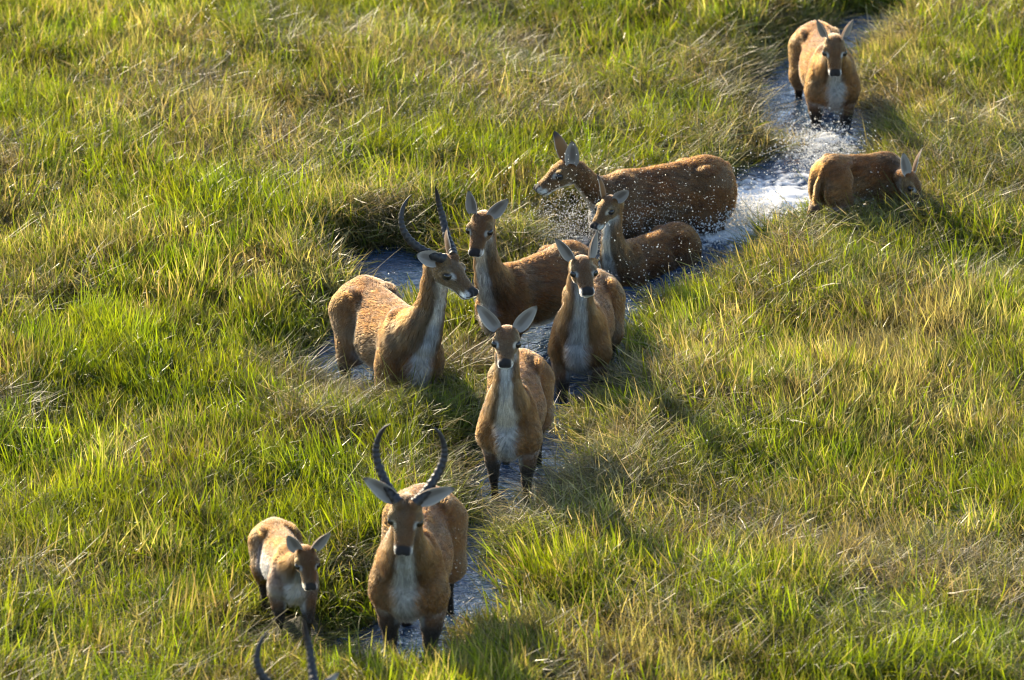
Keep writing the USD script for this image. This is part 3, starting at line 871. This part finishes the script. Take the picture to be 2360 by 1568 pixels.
M_HORN = mat('horn', {'tc': ('texture_coordinate', {}), 'n': ('noise_texture', {'scale': 40.0, 'detail': 3.0}), 'r': ('rgb_ramp', {'ramp': [(0.3, (.005, .005, .006)), (.7, (.016, .014, .014))]}),
                      'b': ('bump', {'strength': .4, 'distance': .003}), 'p': ('principled_bsdf', {'roughness': .46, 'specular_ior_level': .35})},
             [('tc.object', 'n.vector'), ('n.fac', 'r.fac'), ('r.color', 'p.base_color'), ('n.fac', 'b.height'), ('b.normal', 'p.normal')], 'p.BSDF')
M_EYE = mat('eye', {'p': ('principled_bsdf', {'base_color': (.006, .005, .004), 'roughness': .06, 'ior': 1.4, 'coat_weight': .5})}, [], 'p.BSDF')


def usd_mesh(path, v, f, m, cols=None, smooth=True):
    o = usdkit.mesh(stage, path, (v, f), m, smooth=smooth)
    if cols is not None:
        colour_primvar(o.GetPrim(), 'coat', cols)
    return o


def build_antelope(n, s):
    pose = Pose(s)
    rng = np.random.default_rng(100 + n)
    name = '/World/antelope' + ('' if n == 0 else '_%03d' % n)
    x = UsdGeom.Xform.Define(stage, name)
    x.AddTranslateOp().Set(Gf.Vec3d(*map(float, s['at'])))
    x.AddRotateZOp().Set(s['heading'] - 90.0)
    x.AddRotateYOp().Set(-s.get('pitch', 0.0))
    x.AddScaleOp().Set(Gf.Vec3f(pose.scale))
    tag(x, s['label'], 'antelope')
    pr = pose.prims()
    V, F = surface_nets([q for g in ('torso', 'hind', 'front', 'neck', 'head') for q in pr[g]], .0085 if not pose.calf else .010)
    tm = trimesh.Trimesh(V, F, process=False)
    nr = np.asarray(tm.vertex_normals)
    V = V + nr * ((meshkit.fbm(V * 16, 3, n) - .5) * .010 * sstep(.30, .5, V[:, 2]))[:, None] * np.where(np.linalg.norm(V - pose.H, axis=1) < .3 * pose.hs, .25, 1)[:, None]
    col, flow, length, w = coat(pose, V, pr, n)
    ears = [ear_mesh(pose, sg) for sg in (1, -1)]
    BV, BF, BC = [V], [F], [col]
    k = len(V)
    for ev, ef, ec in ears:
        BV.append(ev)
        BF.append(ef + k)
        BC.append(ec)
        k += len(ev)
    usd_mesh(name + '/body', np.vstack(BV), np.vstack(BF), M_COAT, np.vstack(BC))
    for i, sg in enumerate((1, -1)):
        e = trimesh.creation.icosphere(3, .0240 * pose.hs)
        e.apply_translation(pose.head(EYE * [1, sg, 1] + [0, -sg * .006, 0]))
        usd_mesh(name + '/eye' + ('' if i == 0 else '_001'), np.array(e.vertices), np.array(e.faces), M_EYE)
        if pose.male:
            hv, hf = horn_mesh(pose, sg)
            usd_mesh(name + '/horn' + ('' if i == 0 else '_001'), hv, hf, M_HORN)
    # the coat's hair
    nh = int(s.get('hairs', 62000 * HAIR))
    if nh:
        tm = trimesh.Trimesh(V, F, process=False)
        fa = tm.area_faces * (1 + 1.2 * w['neck'] + 2.0 * w['head'])[F].mean(1)
        above = pose.world(V)[:, 2]
        fa = fa * (above[F].mean(1) > -.02)
        fi = rng.choice(len(F), nh, p=fa / fa.sum())
        b = rng.dirichlet((1, 1, 1), nh)[..., None]
        tri = F[fi]
        take = lambda a: (a[tri] * b).sum(1) if a.ndim > 1 else (a[tri] * b[..., 0]).sum(1)
        nrm = np.asarray(tm.vertex_normals)
        p, nn, fl, L, hc = take(V), take(nrm), take(flow), take(length), take(col)
        nn /= np.linalg.norm(nn, axis=1, keepdims=True) + 1e-9
        fl = fl + rng.normal(0, .10, fl.shape) + (np.stack([meshkit.noise(p * 12 + q * 31, n) for q in range(3)], 1) - .5) * .7
        fl -= nn * (fl * nn).sum(1, keepdims=True)
        fl /= np.linalg.norm(fl, axis=1, keepdims=True) + 1e-9
        keep = L > .003
        p, nn, fl, L, hc = p[keep], nn[keep], fl[keep], L[keep], hc[keep]
        L = L * rng.uniform(.6, 1.25, len(L))
        lift = rng.uniform(.04, .26, len(L))[:, None]
        d0 = nn * (lift + .25) + fl * .8
        d1 = nn * (lift * .25) + fl * 1.0 + np.array([0, 0, -.12])
        pts = np.stack([p - nn * .002, p + d0 * L[:, None] * .45, p + (d0 * .45 + d1 * .55) * L[:, None]], 1)
        cur = UsdGeom.BasisCurves.Define(stage, name + '/hair')
        cur.CreateTypeAttr('linear')
        cur.CreatePointsAttr(Vt.Vec3fArray.FromNumpy(pts.reshape(-1, 3).astype(np.float32)))
        cur.CreateCurveVertexCountsAttr(Vt.IntArray.FromNumpy(np.full(len(pts), 3, np.int32)))
        wd = np.tile(np.array([.0019, .0016, .0004], np.float32), len(pts))
        cur.CreateWidthsAttr(Vt.FloatArray.FromNumpy(wd))
        cur.SetWidthsInterpolation('vertex')
        hc = np.clip(hc * (.50 + .85 * rng.random((len(hc), 1))) * (.55 + .9 * meshkit.fbm(p * [26, 26, 26], 2, n + 50)[:, None]), .003, .92)
        colour_primvar(cur.GetPrim(), 'coat', hc, 'uniform')
        UsdShade.MaterialBindingAPI.Apply(cur.GetPrim()).Bind(M_HAIR)
        tag(cur, kind='stuff')
    return pose


POSES = [build_antelope(i, s) for i, s in enumerate(SPECS)]
# ------------------------------------------------------------------ spray thrown up by the running animals
M_DROP = mat('spray', {'d': ('principled_bsdf', {'base_color': (.86, .86, .84), 'roughness': .12, 'ior': 1.33, 'specular_ior_level': .8}), 't': ('translucent_bsdf', {'color': (.92, .90, .84)}), 'm': ('mix_closure', {'fac': .55})},
             [('d.BSDF', 'm.closure1'), ('t.BSDF', 'm.closure2')], 'm.closure')


def drop_mesh(rng, k):
    m = trimesh.creation.icosphere(1, 1.0)
    v = np.array(m.vertices) * [1, 1 - .12 * k, 1 + .35 * k]
    v = v * (1 + .18 * (meshkit.noise(v * 1.4 + k * 5, k) - .5))[:, None]
    return v, np.array(m.faces)


def spray(path, clouds, label, seed):
    """clouds: (pixel x, pixel y, height z, spread along x, y, z, how many, drop radius low, high)"""
    rng = np.random.default_rng(seed)
    P, R = [], []
    for px, py, z, sx, sy, sz, n, r0, r1 in clouds:
        c = ground_at(px, py, z)
        g = rng.normal(0, 1, (n, 3))
        p = c + g * [sx, sy, sz]
        # drops cling together in strings and sheets
        k = rng.integers(0, n, n // 2)
        p[:n // 2] = p[k] + rng.normal(0, .035, (n // 2, 3))
        p[:, 2] = np.where(p[:, 2] < .0, -p[:, 2] * .4, p[:, 2])
        P.append(p)
        R.append(r0 * (r1 / r0) ** (rng.random(n) ** 1.7))
    P, R = np.vstack(P), np.concatenate(R)
    inst = UsdGeom.PointInstancer.Define(stage, path)
    for k in range(3):
        usdkit.mesh(stage, '%s/drop_%03d' % (path, k + 1), drop_mesh(rng, k), M_DROP, smooth=True)
        inst.CreatePrototypesRel().AddTarget('%s/drop_%03d' % (path, k + 1))
    inst.CreateProtoIndicesAttr(Vt.IntArray.FromNumpy(rng.integers(0, 3, len(P)).astype(np.int32)))
    inst.CreatePositionsAttr(Vt.Vec3fArray.FromNumpy(P.astype(np.float32)))
    inst.CreateScalesAttr(Vt.Vec3fArray.FromNumpy(np.repeat(R[:, None], 3, 1).astype(np.float32)))
    q = rng.normal(0, 1, (len(P), 4))
    q /= np.linalg.norm(q, axis=1, keepdims=True)
    inst.CreateOrientationsAttr(Vt.QuathArray([Gf.Quath(*map(float, a)) for a in q]))
    tag(inst, label, 'water spray', kind='stuff')


spray('/World/bow_spray', [(1290, 540, .16, .22, .20, .11, 6500, .0007, .0038), (1350, 480, .30, .16, .16, .12, 700, .0013, .0042), (1480, 510, .24, .20, .10, .11, 1300, .0007, .0036), (1580, 450, .42, .22, .12, .16, 320, .0007, .0034), (1200, 600, .5, .5, .3, .25, 200, .0008, .003),
                           (1300, 450, .55, .12, .12, .14, 160, .0013, .004), (1400, 420, .6, .2, .15, .2, 160, .0013, .004)],
      'fan of backlit droplets in front of the lunging antelope and across its flank', 1)
spray('/World/wake_foam', [(1705, 490, .06, .09, .14, .05, 2600, .0012, .008), (1660, 505, .07, .09, .14, .05, 1200, .002, .009), (1755, 480, .03, .14, .22, .02, 700, .002, .008), (1720, 430, .25, .16, .25, .16, 260, .0015, .005), (1610, 535, .07, .15, .16, .06, 700, .0015, .007)],
      'white churned foam in the wake behind the lunging antelope', 2)
spray('/World/trail_spray', [(1885, 332, .06, .16, .28, .06, 2000, .0014, .0066), (1900, 368, .10, .18, .22, .08, 1300, .0014, .0058), (1930, 440, .28, .15, .10, .12, 700, .0014, .005), (1810, 240, .04, .2, .5, .03, 260, .0014, .005), (1990, 380, .2, .2, .3, .12, 160, .0014, .0045)],
      'glittering spray between the two antelopes at the far end of the trail', 3)
spray('/World/dripping_water', [(1035, 1330, .45, .06, .10, .16, 60, .0014, .004), (1040, 1420, .08, .12, .2, .04, 120, .0014, .0045), (1270, 800, .04, .14, .3, .03, 260, .0014, .005), (1180, 690, .3, .12, .12, .14, 90, .0014, .004), (1440, 690, .05, .2, .3, .04, 220, .0014, .005), (1500, 600, .3, .25, .1, .15, 160, .0014, .0045)],
      'scattered drops falling round the legs of the nearer animals', 4)

# dew on the blades that catches the low sun
rng = np.random.default_rng(77)
dx, dy = rng.uniform(-4.5, 4.5, 5200), rng.uniform(-8, 10, 5200)
keep = (rng.random(5200) < .10 + .35 * sstep(-1, 6, dy)) & (channel_d(dx, dy) > .1) & (field(dx, dy, 1.3, 55) > .47)
dx, dy = dx[keep], dy[keep]
dz = terrain(dx, dy) + rng.uniform(.10, .30, len(dx))
inst = UsdGeom.PointInstancer.Define(stage, '/World/dew')
usdkit.mesh(stage, '/World/dew/drop', drop_mesh(rng, 0), M_DROP, smooth=True)
inst.CreatePrototypesRel().AddTarget('/World/dew/drop')
inst.CreateProtoIndicesAttr(Vt.IntArray.FromNumpy(np.zeros(len(dx), np.int32)))
inst.CreatePositionsAttr(Vt.Vec3fArray.FromNumpy(np.stack([dx, dy, dz], 1).astype(np.float32)))
inst.CreateScalesAttr(Vt.Vec3fArray.FromNumpy(np.repeat((.0022 + .0028 * rng.random((len(dx), 1)) ** 2), 3, 1).astype(np.float32)))
tag(inst, 'tiny sunlit dew drops glinting on the grass, most of them in the far part of the marsh', 'dew', kind='stuff')
